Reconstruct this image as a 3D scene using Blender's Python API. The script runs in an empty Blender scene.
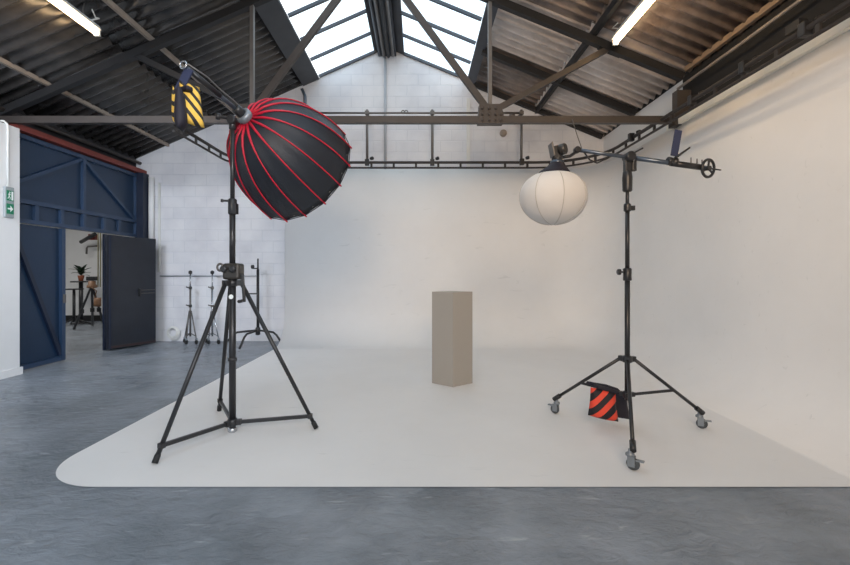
import bpy, bmesh, math, random
from mathutils import Vector, Matrix
random.seed(7)
S = bpy.context.scene
COL = S.collection
CX, CY, F, H = 418.0, 272.0, 440.0, 1.4
def W(x, y, Y):
    """point of the place at depth Y (metres from the tripod of the camera)"""
    return Vector(((x-CX)/F*Y, Y, H+(CY-y)/F*Y))
V = Vector
PI = math.pi

# ------------------------------------------------------------------ materials
def lin(c):
    return tuple(((v/255)/12.92 if v/255 <= .04045 else ((v/255+.055)/1.055)**2.4) for v in c) + (1,)
def nodes(m):
    m.use_nodes = True
    nt = m.node_tree
    return nt, nt.nodes, nt.links, nt.nodes['Principled BSDF']
def mat(name, c, rough=.5, metal=0, var=.12, scale=8, bump=0, bscale=60, spec=.5, coord='Object'):
    m = bpy.data.materials.new(name)
    nt, N, L, B = nodes(m)
    col = lin(c)
    tc = N.new('ShaderNodeTexCoord')
    nz = N.new('ShaderNodeTexNoise'); nz.inputs['Scale'].default_value = scale; nz.inputs['Detail'].default_value = 6
    L.new(tc.outputs[coord], nz.inputs['Vector'])
    mx = N.new('ShaderNodeMix'); mx.data_type = 'RGBA'
    mx.inputs[6].default_value = tuple(v*(1-var) for v in col[:3])+(1,)
    mx.inputs[7].default_value = tuple(min(1, v*(1+var)) for v in col[:3])+(1,)
    L.new(nz.outputs['Fac'], mx.inputs[0]); L.new(mx.outputs[2], B.inputs['Base Color'])
    B.inputs['Roughness'].default_value = rough; B.inputs['Metallic'].default_value = metal
    B.inputs['Specular IOR Level'].default_value = spec
    if bump:
        n2 = N.new('ShaderNodeTexNoise'); n2.inputs['Scale'].default_value = bscale; n2.inputs['Detail'].default_value = 4
        L.new(tc.outputs[coord], n2.inputs['Vector'])
        bp = N.new('ShaderNodeBump'); bp.inputs['Strength'].default_value = bump; bp.inputs['Distance'].default_value = .01
        L.new(n2.outputs['Fac'], bp.inputs['Height']); L.new(bp.outputs['Normal'], B.inputs['Normal'])
    return m
def emit(name, c, s):
    m = bpy.data.materials.new(name); nt, N, L, B = nodes(m)
    B.inputs['Base Color'].default_value = lin(c)
    B.inputs['Emission Color'].default_value = lin(c); B.inputs['Emission Strength'].default_value = s
    return m
def stripes(name, c1, c2, dx, dz, n, duty=.5, off=0.):
    m = bpy.data.materials.new(name); nt, N, L, B = nodes(m)
    tc = N.new('ShaderNodeTexCoord'); sp = N.new('ShaderNodeSeparateXYZ'); L.new(tc.outputs['UV'], sp.inputs[0])
    def mth(op, a, b):
        q = N.new('ShaderNodeMath'); q.operation = op
        for i, v in enumerate((a, b)):
            if isinstance(v, (int, float)): q.inputs[i].default_value = v
            elif v is not None: L.new(v, q.inputs[i])
        return q.outputs[0]
    s = mth('ADD', mth('MULTIPLY', sp.outputs[0], dx*n), mth('MULTIPLY', sp.outputs[1], dz*n))
    s = mth('ADD', s, off)
    s = mth('GREATER_THAN', mth('FRACT', s, None), duty)
    mx = N.new('ShaderNodeMix'); mx.data_type = 'RGBA'
    mx.inputs[6].default_value = lin(c1); mx.inputs[7].default_value = lin(c2)
    L.new(s, mx.inputs[0]); L.new(mx.outputs[2], B.inputs['Base Color'])
    B.inputs['Roughness'].default_value = .7
    nz = N.new('ShaderNodeTexNoise'); nz.inputs['Scale'].default_value = 22; L.new(tc.outputs['Object'], nz.inputs['Vector'])
    bp = N.new('ShaderNodeBump'); bp.inputs['Strength'].default_value = .5; bp.inputs['Distance'].default_value = .02
    L.new(nz.outputs['Fac'], bp.inputs['Height']); L.new(bp.outputs['Normal'], B.inputs['Normal'])
    return m

M = {}
M['black'] = mat('black_paint', (40, 40, 42), .38, 0, .2)
M['blackmetal'] = mat('black_steel', (48, 48, 50), .35, .3, .2)
M['rubber'] = mat('rubber', (34, 34, 35), .7)
M['gearbrown'] = mat('gearbox_paint', (60, 57, 54), .4, .3, .2)
M['chrome'] = mat('chrome', (190, 192, 196), .22, .9, .08)
M['wheelgrey'] = mat('wheel_grey', (72, 76, 80), .5)
M['castergrey'] = mat('caster_grey', (134, 140, 146), .4, .4, .15)
M['steelgrey'] = mat('steel_grey', (112, 108, 105), .45, .5, .2)
M['boomgrey'] = mat('boom_grey', (88, 97, 109), .28, .6, .1)
M['trussbrown'] = mat('truss_paint', (70, 64, 61), .5, .2, .25, 5)
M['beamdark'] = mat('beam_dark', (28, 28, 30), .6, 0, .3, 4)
M['blackboard'] = mat('black_board', (20, 20, 22), .8)
M['pipepale'] = mat('pipe_pale', (168, 173, 180), .5, 0, .08)
M['skybar'] = mat('skylight_bar', (70, 76, 84), .5, .2, .2)
M['ridge'] = mat('ridge_metal', (58, 62, 70), .5, .2, .3, 3)
M['flash'] = mat('flashing_grey', (70, 72, 76), .55, .2, .25, 4)
M['trackdark'] = mat('track_paint', (52, 47, 45), .5, .2, .25, 5)
M['purlin'] = mat('purlin_pale', (150, 138, 126), .6, 0, .3, 6)
M['purlinwood'] = mat('purlin_wood', (146, 124, 104), .6, 0, .3, 6)
M['red_oxide'] = mat('red_oxide', (118, 50, 42), .6, 0, .3, 6)
M['kickbrown'] = mat('kick_brown', (52, 38, 38), .6)
M['blue'] = mat('door_blue', (20, 43, 68), .38, 0, .18, 3, .08, 30)
M['bluerail'] = mat('door_blue_rail', (38, 58, 84), .35, 0, .2, 4)
M['bluedark'] = mat('door_navy', (22, 32, 52), .4, 0, .3, 5, .1, 20)
M['leafnavy'] = mat('leaf_navy', (38, 42, 50), .34, .1, .35, 4, .12, 25)
M['white'] = mat('white_paint', (226, 226, 226), .55, 0, .04, 4)
M['whiteplastic'] = mat('white_plastic', (220, 220, 216), .4, 0, .03)
M['cream'] = mat('cream_ledge', (234, 228, 216), .55, 0, .08, 6)
M['plinth'] = mat('plinth_grey', (166, 160, 152), .55, 0, .03, 3)
M['fabricblack'] = mat('softbox_black', (28, 33, 42), .5, 0, .12, 10, .25, 220, .5)
M['ribred'] = mat('rib_red', (196, 22, 52), .5, 0, .12, 10)
M['fabricwhite'] = mat('diffuser_white', (216, 211, 206), .75, 0, .05, 5, .8, 7)
M['seamgrey'] = mat('seam_grey', (186, 180, 172), .8)
M['strapblue'] = mat('strap_blue', (44, 52, 82), .7, 0, .12, 30)
M['signgrey'] = mat('sign_grey', (150, 156, 158), .5)
M['green'] = mat('sign_green', (0, 120, 84), .4)
M['signwhite'] = mat('sign_white', (238, 242, 240), .4)
M['leaf'] = mat('leaf', (38, 60, 42), .45, 0, .3, 20)
M['terracotta'] = mat('terracotta', (160, 92, 66), .7)
M['orangewood'] = mat('orange_wood', (126, 92, 66), .5)
M['yellowcord'] = mat('yellow_cord', (150, 142, 104), .6)
M['orange_stripe'] = stripes('sandbag_orange', (30, 24, 30), (232, 74, 50), -1.0, 1.0, 1.85, .52, .1)
M['yellow_stripe'] = stripes('sandbag_yellow', (36, 32, 34), (236, 192, 82), .5, 1.0, 3.1, .42, .1)
M['bagblack'] = mat('bag_black', (30, 26, 38), .7, 0, .2, 20)
M['tube'] = emit('fluorescent_tube', (255, 218, 168), 14)

def brick_mat():
    m = bpy.data.materials.new('white_blockwork'); nt, N, L, B = nodes(m)
    tc = N.new('ShaderNodeTexCoord')
    mp = N.new('ShaderNodeMapping'); mp.inputs['Rotation'].default_value = (PI/2, 0, 0)
    L.new(tc.outputs['Object'], mp.inputs[0])
    sx = N.new('ShaderNodeSeparateXYZ'); L.new(tc.outputs['Object'], sx.inputs[0])
    cb = N.new('ShaderNodeCombineXYZ'); L.new(sx.outputs[0], cb.inputs[0]); L.new(sx.outputs[2], cb.inputs[1])
    br = N.new('ShaderNodeTexBrick'); L.new(cb.outputs[0], br.inputs['Vector'])
    br.inputs['Scale'].default_value = 1; br.inputs['Brick Width'].default_value = .45; br.inputs['Row Height'].default_value = .225
    br.inputs['Mortar Size'].default_value = .008; br.inputs['Mortar Smooth'].default_value = .5
    br.inputs['Color1'].default_value = lin((226, 226, 229)); br.inputs['Color2'].default_value = lin((221, 222, 226)); br.inputs['Mortar'].default_value = lin((214, 216, 221))
    nz = N.new('ShaderNodeTexNoise'); nz.inputs['Scale'].default_value = 1.7; nz.inputs['Detail'].default_value = 8
    L.new(tc.outputs['Object'], nz.inputs['Vector'])
    rp = N.new('ShaderNodeValToRGB'); rp.color_ramp.elements[0].position = .3; rp.color_ramp.elements[0].color = (.84, .84, .86, 1); rp.color_ramp.elements[1].position = .6
    L.new(nz.outputs['Fac'], rp.inputs[0])
    mx = N.new('ShaderNodeMix'); mx.data_type = 'RGBA'; mx.blend_type = 'MULTIPLY'; mx.inputs[0].default_value = 1
    L.new(br.outputs['Color'], mx.inputs[6]); L.new(rp.outputs[0], mx.inputs[7]); L.new(mx.outputs[2], B.inputs['Base Color'])
    n2 = N.new('ShaderNodeTexNoise'); n2.inputs['Scale'].default_value = 45; L.new(tc.outputs['Object'], n2.inputs['Vector'])
    ad = N.new('ShaderNodeMath'); ad.operation = 'MULTIPLY_ADD'; ad.inputs[1].default_value = -1.0
    L.new(br.outputs['Fac'], ad.inputs[0]); 
    sc = N.new('ShaderNodeMath'); sc.operation = 'MULTIPLY'; sc.inputs[1].default_value = .35; L.new(n2.outputs['Fac'], sc.inputs[0]); L.new(sc.outputs[0], ad.inputs[2])
    bp = N.new('ShaderNodeBump'); bp.inputs['Strength'].default_value = .45; bp.inputs['Distance'].default_value = .012
    L.new(ad.outputs[0], bp.inputs['Height']); L.new(bp.outputs[0], B.inputs['Normal'])
    B.inputs['Roughness'].default_value = .55
    return m
M['block'] = brick_mat()

def floor_mat(name, c1, c2, rough, bump, worn=None, scuff=.0, chips=.6):
    m = bpy.data.materials.new(name); nt, N, L, B = nodes(m)
    tc = N.new('ShaderNodeTexCoord')
    n1 = N.new('ShaderNodeTexNoise'); n1.inputs['Scale'].default_value = 1.1; n1.inputs['Detail'].default_value = 9; n1.inputs['Roughness'].default_value = .62
    L.new(tc.outputs['Object'], n1.inputs['Vector'])
    rp = N.new('ShaderNodeValToRGB'); rp.color_ramp.elements[0].position = .34; rp.color_ramp.elements[1].position = .68
    rp.color_ramp.elements[0].color = lin(c1); rp.color_ramp.elements[1].color = lin(c2)
    L.new(n1.outputs['Fac'], rp.inputs[0])
    col = rp.outputs[0]
    # scuffs and paint chips with outlines of their own
    mp = N.new('ShaderNodeMapping'); mp.inputs['Rotation'].default_value = (0, 0, .7); mp.inputs['Scale'].default_value = (2.2, 9, 7)
    L.new(tc.outputs['Object'], mp.inputs[0])
    n3 = N.new('ShaderNodeTexNoise'); n3.inputs['Scale'].default_value = 1.6; n3.inputs['Detail'].default_value = 7; n3.inputs['Distortion'].default_value = .8
    L.new(mp.outputs[0], n3.inputs['Vector'])
    r3 = N.new('ShaderNodeValToRGB'); r3.color_ramp.elements[0].position = .66; r3.color_ramp.elements[1].position = .74
    L.new(n3.outputs['Fac'], r3.inputs[0])
    ms = N.new('ShaderNodeMath'); ms.operation = 'MULTIPLY'; ms.inputs[1].default_value = scuff; L.new(r3.outputs[0], ms.inputs[0])
    mx = N.new('ShaderNodeMix'); mx.data_type = 'RGBA'; L.new(ms.outputs[0], mx.inputs[0]); L.new(col, mx.inputs[6]); mx.inputs[7].default_value = lin(worn)
    mpc = N.new('ShaderNodeMapping'); mpc.inputs['Rotation'].default_value = (0, 0, -.6); mpc.inputs['Scale'].default_value = (1.2, 2.6, 4); mpc.inputs['Location'].default_value = (3.1, 1.7, 0)
    L.new(tc.outputs['Object'], mpc.inputs[0])
    n6 = N.new('ShaderNodeTexNoise'); n6.inputs['Scale'].default_value = 3.4; n6.inputs['Detail'].default_value = 9; n6.inputs['Roughness'].default_value = .72; n6.inputs['Distortion'].default_value = .6
    L.new(mpc.outputs[0], n6.inputs['Vector'])
    r6 = N.new('ShaderNodeValToRGB'); r6.color_ramp.elements[0].position = .695; r6.color_ramp.elements[1].position = .725
    L.new(n6.outputs['Fac'], r6.inputs[0])
    m6 = N.new('ShaderNodeMath'); m6.operation = 'MULTIPLY'; m6.inputs[1].default_value = chips; L.new(r6.outputs[0], m6.inputs[0])
    mx6 = N.new('ShaderNodeMix'); mx6.data_type = 'RGBA'; L.new(m6.outputs[0], mx6.inputs[0]); L.new(mx.outputs[2], mx6.inputs[6]); mx6.inputs[7].default_value = lin((78, 82, 88))
    L.new(mx6.outputs[2], B.inputs['Base Color'])
    # trowel marks
    mp2 = N.new('ShaderNodeMapping'); mp2.inputs['Rotation'].default_value = (0, 0, -.5); mp2.inputs['Scale'].default_value = (1, 1.6, 1); L.new(tc.outputs['Object'], mp2.inputs[0])
    n4 = N.new('ShaderNodeTexNoise'); n4.inputs['Scale'].default_value = 8.5; n4.inputs['Detail'].default_value = 10; n4.inputs['Roughness'].default_value = .66; n4.inputs['Distortion'].default_value = .5
    L.new(mp2.outputs[0], n4.inputs['Vector'])
    n5 = N.new('ShaderNodeTexNoise'); n5.inputs['Scale'].default_value = 2.3; n5.inputs['Detail'].default_value = 3
    L.new(tc.outputs['Object'], n5.inputs['Vector'])
    r5 = N.new('ShaderNodeMapRange'); r5.inputs[1].default_value = .42; r5.inputs[2].default_value = .62; r5.inputs[3].default_value = .35; r5.inputs[4].default_value = 1.0
    L.new(n5.outputs['Fac'], r5.inputs[0])
    hm = N.new('ShaderNodeMath'); hm.operation = 'MULTIPLY'; L.new(n4.outputs['Fac'], hm.inputs[0]); L.new(r5.outputs[0], hm.inputs[1])
    bp = N.new('ShaderNodeBump'); bp.inputs['Strength'].default_value = min(1, bump); bp.inputs['Distance'].default_value = .02*max(1, bump)
    L.new(hm.outputs[0], bp.inputs['Height']); L.new(bp.outputs[0], B.inputs['Normal'])
    rr = N.new('ShaderNodeMapRange'); rr.inputs[3].default_value = rough-.08; rr.inputs[4].default_value = rough+.12
    L.new(n1.outputs['Fac'], rr.inputs[0]); L.new(rr.outputs[0], B.inputs['Roughness'])
    return m
M['floor'] = floor_mat('grey_floor_paint', (122, 130, 138), (152, 159, 168), .2, 2.6, (186, 192, 198), .5)
M['cyc'] = floor_mat('cyclorama_white', (229, 228, 227), (234, 233, 232), .58, .05, (206, 206, 204), .4, .12)

def roof_mat(name, c1, c2):
    m = bpy.data.materials.new(name); nt, N, L, B = nodes(m)
    tc = N.new('ShaderNodeTexCoord')
    nz = N.new('ShaderNodeTexNoise'); nz.inputs['Scale'].default_value = .9; nz.inputs['Detail'].default_value = 8; nz.inputs['Roughness'].default_value = .65
    L.new(tc.outputs['Object'], nz.inputs['Vector'])
    rp = N.new('ShaderNodeValToRGB'); rp.color_ramp.elements[0].position = .38; rp.color_ramp.elements[1].position = .62
    rp.color_ramp.elements[0].color = lin(c1); rp.color_ramp.elements[1].color = lin(c2)
    L.new(nz.outputs['Fac'], rp.inputs[0]); L.new(rp.outputs[0], B.inputs['Base Color'])
    B.inputs['Roughness'].default_value = .27; B.inputs['Specular IOR Level'].default_value = .7
    return m
M['roofL'] = roof_mat('roof_sheet_dark', (40, 38, 38), (70, 67, 65))
M['roofR'] = roof_mat('roof_sheet_brown', (92, 80, 72), (148, 130, 118))
M['roofpale'] = roof_mat('roof_sheet_pale', (176, 160, 148), (222, 208, 198))

def glass_mat():
    m = bpy.data.materials.new('skylight_glass'); nt, N, L, B = nodes(m)
    tr = N.new('ShaderNodeBsdfTransparent'); tr.inputs[0].default_value = (.93, .96, .97, 1)
    gl = N.new('ShaderNodeBsdfGlossy'); gl.inputs['Roughness'].default_value = .05
    mx = N.new('ShaderNodeMixShader'); mx.inputs[0].default_value = .05
    L.new(tr.outputs[0], mx.inputs[1]); L.new(gl.outputs[0], mx.inputs[2])
    L.new(mx.outputs[0], N['Material Output'].inputs[0])
    return m
M['glass'] = glass_mat()

# ------------------------------------------------------------------ mesh helpers
ORG = {}
class MB:
    def __init__(s): s.bm = bmesh.new(); s.uv = None
    def box(s, lo, hi):
        x0, y0, z0 = lo; x1, y1, z1 = hi
        v = [s.bm.verts.new(p) for p in ((x0,y0,z0),(x1,y0,z0),(x1,y1,z0),(x0,y1,z0),(x0,y0,z1),(x1,y0,z1),(x1,y1,z1),(x0,y1,z1))]
        for f in ((3,2,1,0),(4,5,6,7),(0,1,5,4),(1,2,6,5),(2,3,7,6),(3,0,4,7)): s.bm.faces.new([v[i] for i in f])
        return s
    def obox(s, c, ax, ay, az):
        """box around c with half-axis vectors"""
        c, ax, ay, az = V(c), V(ax), V(ay), V(az)
        if ax.cross(ay).dot(az) < 0: az = -az
        v = [s.bm.verts.new(c+i*ax+j*ay+k*az) for i, j, k in ((-1,-1,-1),(1,-1,-1),(1,1,-1),(-1,1,-1),(-1,-1,1),(1,-1,1),(1,1,1),(-1,1,1))]
        for f in ((3,2,1,0),(4,5,6,7),(0,1,5,4),(1,2,6,5),(2,3,7,6),(3,0,4,7)): s.bm.faces.new([v[i] for i in f])
        return s
    def bar(s, a, b, w, h, up=(0,0,1)):
        a, b = V(a), V(b); d = (b-a); up = V(up)
        if abs(d.normalized().dot(up)) > .98: up = V((0,1,0))
        side = d.cross(up).normalized(); u2 = side.cross(d).normalized()
        return s.obox((a+b)/2, d/2, side*w/2, u2*h/2)
    def tube(s, pts, r, n=10, close=False):
        pts = [V(p) for p in pts]; m = len(pts)
        rs = r if isinstance(r, (list, tuple)) else [r]*m
        t0 = (pts[1]-pts[0]).normalized()
        ref = V((0,0,1)) if abs(t0.z) < .9 else V((1,0,0))
        nx = t0.cross(ref).normalized()
        rings = []
        for i, p in enumerate(pts):
            if close: t = (pts[(i+1)%m]-pts[i-1]).normalized()
            else: t = (pts[min(i+1, m-1)]-pts[max(i-1, 0)]).normalized()
            nx = (nx-t*nx.dot(t)).normalized(); ny = t.cross(nx)
            rings.append([s.bm.verts.new(p+rs[i]*(math.cos(2*PI*k/n)*nx+math.sin(2*PI*k/n)*ny)) for k in range(n)])
        for i in range(m if close else m-1):
            A, B = rings[i], rings[(i+1) % m]
            for k in range(n):
                f = s.bm.faces.new((A[k], A[(k+1)%n], B[(k+1)%n], B[k])); f.smooth = True
        if not close:
            s.bm.faces.new(rings[0][::-1]); s.bm.faces.new(rings[-1])
        return s
    def cyl(s, a, b, r, r2=None, n=14): return s.tube([a, b], [r, r if r2 is None else r2], n)
    def lathe(s, c, axis, prof, n=24):
        """prof: (radius, distance along axis)"""
        c = V(c); ax = V(axis).normalized()
        ref = V((0,0,1)) if abs(ax.z) < .9 else V((1,0,0))
        nx = ax.cross(ref).normalized(); ny = ax.cross(nx)
        rings = [[s.bm.verts.new(c+ax*d+max(r, 1e-4)*(math.cos(2*PI*k/n)*nx+math.sin(2*PI*k/n)*ny)) for k in range(n)] for r, d in prof]
        for A, B in zip(rings, rings[1:]):
            for k in range(n):
                f = s.bm.faces.new((A[k], A[(k+1)%n], B[(k+1)%n], B[k])); f.smooth = True
        s.bm.faces.new(rings[0][::-1]); s.bm.faces.new(rings[-1])
        return s
    def torus(s, c, axis, R, r, n=24, k=8):
        c = V(c); ax = V(axis).normalized()
        ref = V((0,0,1)) if abs(ax.z) < .9 else V((1,0,0))
        nx = ax.cross(ref).normalized(); ny = ax.cross(nx)
        return s.tube([c+R*(math.cos(2*PI*i/n)*nx+math.sin(2*PI*i/n)*ny) for i in range(n)], r, k, True)
    def poly(s, pts, d):
        """flat outline pushed along d into a solid"""
        d = V(d); a = [s.bm.verts.new(V(p)) for p in pts]; b = [s.bm.verts.new(V(p)+d) for p in pts]
        n = len(a); s.bm.faces.new(a[::-1]); s.bm.faces.new(b)
        for i in range(n): s.bm.faces.new((a[i], a[(i+1)%n], b[(i+1)%n], b[i]))
        return s
    def pouch(s, c, ux, uz, w, h, t, n=12, flare=0.):
        """sand-filled pillow: ux across, uz down-to-up, thickest low"""
        c, ux, uz = V(c), V(ux).normalized(), V(uz).normalized(); ny = ux.cross(uz).normalized()
        lay = s.bm.loops.layers.uv.verify()
        def P(i, j, sg):
            u = i/n*2-1; v = j/n*2-1
            k = max(0, (1-u**4))*max(0, (1-v**4)); k = k**.6*(1-.35*v)
            uu = u*(1-.06*(1-u*u))*(1+flare*(-v))
            edge = .02*math.cos(PI*v*1.0)*u
            return c+ux*(w/2*uu-edge*w*.5)+uz*(h/2*v+.03*h*math.cos(PI*u/2)*(-1 if v < 0 else 0)*abs(v))+ny*sg*t/2*k
        for sg in (-1, 1):
            g = [[s.bm.verts.new(P(i, j, sg)) for j in range(n+1)] for i in range(n+1)]
            for i in range(n):
                for j in range(n):
                    q = [(i,j),(i+1,j),(i+1,j+1),(i,j+1)]
                    if sg > 0: q = q[::-1]
                    f = s.bm.faces.new([g[a][b] for a, b in q]); f.smooth = True
                    for lp, (a, b) in zip(f.loops, q): lp[lay].uv = (a/n, b/n)
        bmesh.ops.remove_doubles(s.bm, verts=s.bm.verts[:], dist=1e-5)
        return s
    def build(s, name, m, parent=None, bevel=0, smooth=None):
        o_ = ORG.get(parent.name, V((0,0,0))) if parent else None
        bmesh.ops.recalc_face_normals(s.bm, faces=s.bm.faces[:])
        if parent is None:
            xs = [v.co.copy() for v in s.bm.verts]
            lo = V((min(v.x for v in xs), min(v.y for v in xs), min(v.z for v in xs))); hi = V((max(v.x for v in xs), max(v.y for v in xs), max(v.z for v in xs)))
            o_ = V(((lo.x+hi.x)/2, (lo.y+hi.y)/2, lo.z))
        bmesh.ops.translate(s.bm, verts=s.bm.verts[:], vec=-o_)
        me = bpy.data.meshes.new(name); s.bm.to_mesh(me); s.bm.free()
        ob = bpy.data.objects.new(name, me); COL.objects.link(ob)
        me.materials.append(M[m] if isinstance(m, str) else m)
        if parent: ob.parent = parent
        else: ob.location = o_
        ORG[ob.name] = o_
        if bevel:
            b = ob.modifiers.new('bevel', 'BEVEL'); b.width = bevel; b.segments = 2; b.limit_method = 'ANGLE'
        return ob
def tag(o, label, cat, group=None):
    o['label'] = label; o['category'] = cat
    if group: o['group'] = group
    return o
def thing(name, label, cat, loc, group=None):
    o = bpy.data.objects.new(name, None); COL.objects.link(o); o.location = loc; o.empty_display_size = .1
    ORG[o.name] = V(loc)
    return tag(o, label, cat, group)
def struct(o): o['kind'] = 'structure'; return o

# ------------------------------------------------------------------ room shell
AP = (-.63, 5.93); SL, SR = .44, .41
def zl(x): return AP[1]-SL*(AP[0]-x)
def zr(x): return AP[1]-SR*(x-AP[0])
YB = 8.9; YR = -4.2
XW, YW, ZW = 3.55, 8.6, 3.41         # cyclorama faces

struct(MB().box((-14, -14, -.12), (4.2, 14, 0)).build('floor', 'floor'))

def gable(y0, y1, hole=None):
    mb = MB()
    pts = [(-5.75,0),(3.95,0),(3.95,zr(3.95)),AP,(-5.75,zl(-5.75))]
    mb.poly([(x, y0, z) for x, z in pts], (0, y1-y0, 0)); return mb
struct(gable(YB, YB+.2).build('wall_back', 'block'))
# unseen wall behind the photographer, its opening added to let daylight in
mb = MB()
hx0, hx1, hz = -4.6, .6, 3.3
mb.poly([(x, YR-.2, z) for x, z in [(-5.75,0),(hx0,0),(hx0,hz),(hx0,zl(hx0)),(-5.75,zl(-5.75))]], (0,.2,0))
mb.poly([(x, YR-.2, z) for x, z in [(hx1,0),(3.95,0),(3.95,zr(3.95)),(hx1,zr(hx1)),(hx1,hz)]], (0,.2,0))
mb.poly([(x, YR-.2, z) for x, z in [(hx0,hz),(hx1,hz),(hx1,zr(hx1)),AP,(hx0,zl(hx0))]], (0,.2,0))
struct(mb.build('wall_front', 'block'))
struct(MB().box((-5.75, YR, 0), (-5.45, 6.02, 3.36)).build('wall_left', 'white'))
struct(MB().box((-5.46, YR, 0), (-5.43, 6.05, .1)).build('baseboard_left', 'white'))
struct(MB().box((3.75, YR, 0), (3.95, YB, zr(3.75)+.02)).build('wall_right', 'white'))
struct(MB().box((3.70, YR, ZW-.05), (3.75, 6.15, zr(3.75)-.02)).build('trim_1', 'blackboard'))
struct(MB().box((-5.80, YR, 3.36), (-5.70, YB, zl(-5.7)+.04)).build('trim_2', 'beamdark'))

# neighbouring room through the doorway
XN, YN = -11.5, 12.6
struct(MB().box((XN, YN, 0), (-5.75, YN+.2, 3.4)).build('wall_annex_back', 'white'))
struct(MB().box((XN-.2, 4, 0), (XN, YN+.2, 3.4)).build('wall_annex_left', 'white'))
struct(MB().box((XN, 3.8, 0), (-5.75, 4, 3.4)).build('wall_annex_front', 'white'))
struct(MB().box((XN-.2, 3.8, 3.4), (-5.75, YN+.2, 3.5)).build('ceiling_annex', 'white'))
struct(MB().box((-5.75, YB, 0), (-5.6, YN+.2, 3.4)).build('wall_annex_right', 'white'))
struct(MB().box((XN, YN-.03, 0), (-5.75, YN, .16)).build('baseboard_annex', 'beamdark'))

# corrugated roof: sheets with sine waves running up the slope
def corrugated(x0, x1, zf, y0, y1, pitch=.19, amp=.038, lift=.03):
    mb = MB(); n = round((y1-y0)/pitch*12)
    rows = []
    for x in (x0, x1):
        rows.append([mb.bm.verts.new((x, y0+(y1-y0)*k/n, zf(x)+lift+amp*math.sin(2*PI*(y0+(y1-y0)*k/n)/pitch))) for k in range(n+1)])
    for k in range(n):
        f = mb.bm.faces.new((rows[0][k], rows[0][k+1], rows[1][k+1], rows[1][k])); f.smooth = True
    return mb
roof = bpy.data.objects.new('ceiling', None); COL.objects.link(roof); struct(roof); ORG[roof.name] = V((0,0,0))
for a, b in ((-6.0, -4.05), (-4.15, -2.2)):
    o = corrugated(a, b, zl, YR-.2, YB+.2, lift=.03 if a < -5 else .055).build('roof_sheeting', 'roofL', roof)
    sd = o.modifiers.new('t', 'SOLIDIFY'); sd.thickness = .008; sd.offset = 1
for a, b, y0, y1, m in ((3.78, 2.35, YR-.2, 6.0, 'roofR'), (3.78, 2.35, 5.9, YB+.2, 'roofpale'), (2.45, 1.1, YR-.2, 6.0, 'roofR'), (2.45, 1.1, 5.9, 7.5, 'roofpale'), (2.45, 1.1, 7.4, YB+.2, 'roofR')):
    o = corrugated(a, b, zr, y0, y1, lift=(.03 if a > 3 else .055)+(.01 if y1 > 6.5 else 0)).build('roof_sheeting', m, roof)
    sd = o.modifiers.new('t', 'SOLIDIFY'); sd.thickness = .008; sd.offset = 1
o = MB().box((3.74, YR, zr(3.75)-.01), (4.3, YB+.2, zr(3.75)+.06)).build('eave_board', 'beamdark', roof)
# flat boards beside the skylights
def slope_board(x0, x1, zf, y0, y1, t=.04, dz=0.):
    return MB().poly([(x0, y0, zf(x0)+dz), (x1, y0, zf(x1)+dz), (x1, y0, zf(x1)+dz+t), (x0, y0, zf(x0)+dz+t)], (0, y1-y0, 0))
slope_board(-2.32, -2.0, zl, YR, YB, dz=-.03).build('flashing_board', 'flash', roof)
slope_board(.98, 1.14, zr, YR, YB, dz=-.05).build('flashing_board', 'ridge', roof)
# skylights
for nm, x0, x1, zf in (('window_1', -2.0, -.86, zl), ('window_2', -.30, .98, zr)):
    w = slope_board(x0, x1, zf, YR, YB+.02, t=.006, dz=.05).build(nm, 'glass'); struct(w)
    yy = YB-.02
    first = True
    while yy > YR+.2:
        b = MB().bar((x0, yy, zf(x0)+.02), (x1, yy, zf(x1)+.02), .04 if not first else .05, .05).build('glazing_bar', 'skybar', w)
        first = False; yy -= .7
# ridge: sheathing, pale cheeks and the pipes that hang beneath it
rd = bpy.data.objects.new('trim_3', None); COL.objects.link(rd); struct(rd); ORG[rd.name] = V((0,0,0))
MB().poly([(x, YR, z) for x, z in ((-.88, zl(-.88)), (-.63, 5.93), (-.28, zr(-.28)), (-.28, zr(-.28)+.1), (-.63, 6.05), (-.88, zl(-.88)+.1))], (0, YB-YR, 0)).build('ridge_cap', 'flash', rd)
MB().box((-.80, YR, 5.76), (-.44, YB, 5.86)).build('ridge_beam', 'ridge', rd)
for x, z, r, m in ((-.76, 5.74, .028, 'ridge'), (-.68, 5.72, .03, 'steelgrey'), (-.59, 5.71, .032, 'beamdark'), (-.5, 5.73, .03, 'steelgrey')):
    MB().cyl((x, YR, z), (x, YB-.1, z), r, n=10).build('ridge_pipe', m, rd)
# purlins and eave plates running with the building
def purlin(i, x, zf, w, h, m, y0=YR, y1=YB, dz=0):
    struct(MB().box((x-w/2, y0, zf(x)-h-.0+dz), (x+w/2, y1, zf(x)+.005+dz)).build('trim_%d' % i, m))
purlin(4, -5.05, zl, .045, .05, 'purlin')
purlin(5, -3.64, zl, .04, .06, 'purlin')
struct(MB().cyl((-5.62, YR, 3.60), (-5.62, YB, 3.60), .035, n=8).build('trim_15', 'trussbrown'))
purlin(6, 2.39, zr, .06, .09, 'beamdark')
purlin(7, 3.66, zr, .05, .06, 'purlinwood', YR, 6.0, dz=.02)
struct(MB().tube([(3.60, YR, 3.98), (3.60, 3.5, 3.97), (3.58, 4.9, 3.93), (3.60, 6.1, 3.94)], .018, 8).build('trim_8', 'purlin'))
struct(MB().box((3.50, 2.87, ZW-.02), (3.66, 6.2, ZW+.085)).build('trim_9', 'cream'))
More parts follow.
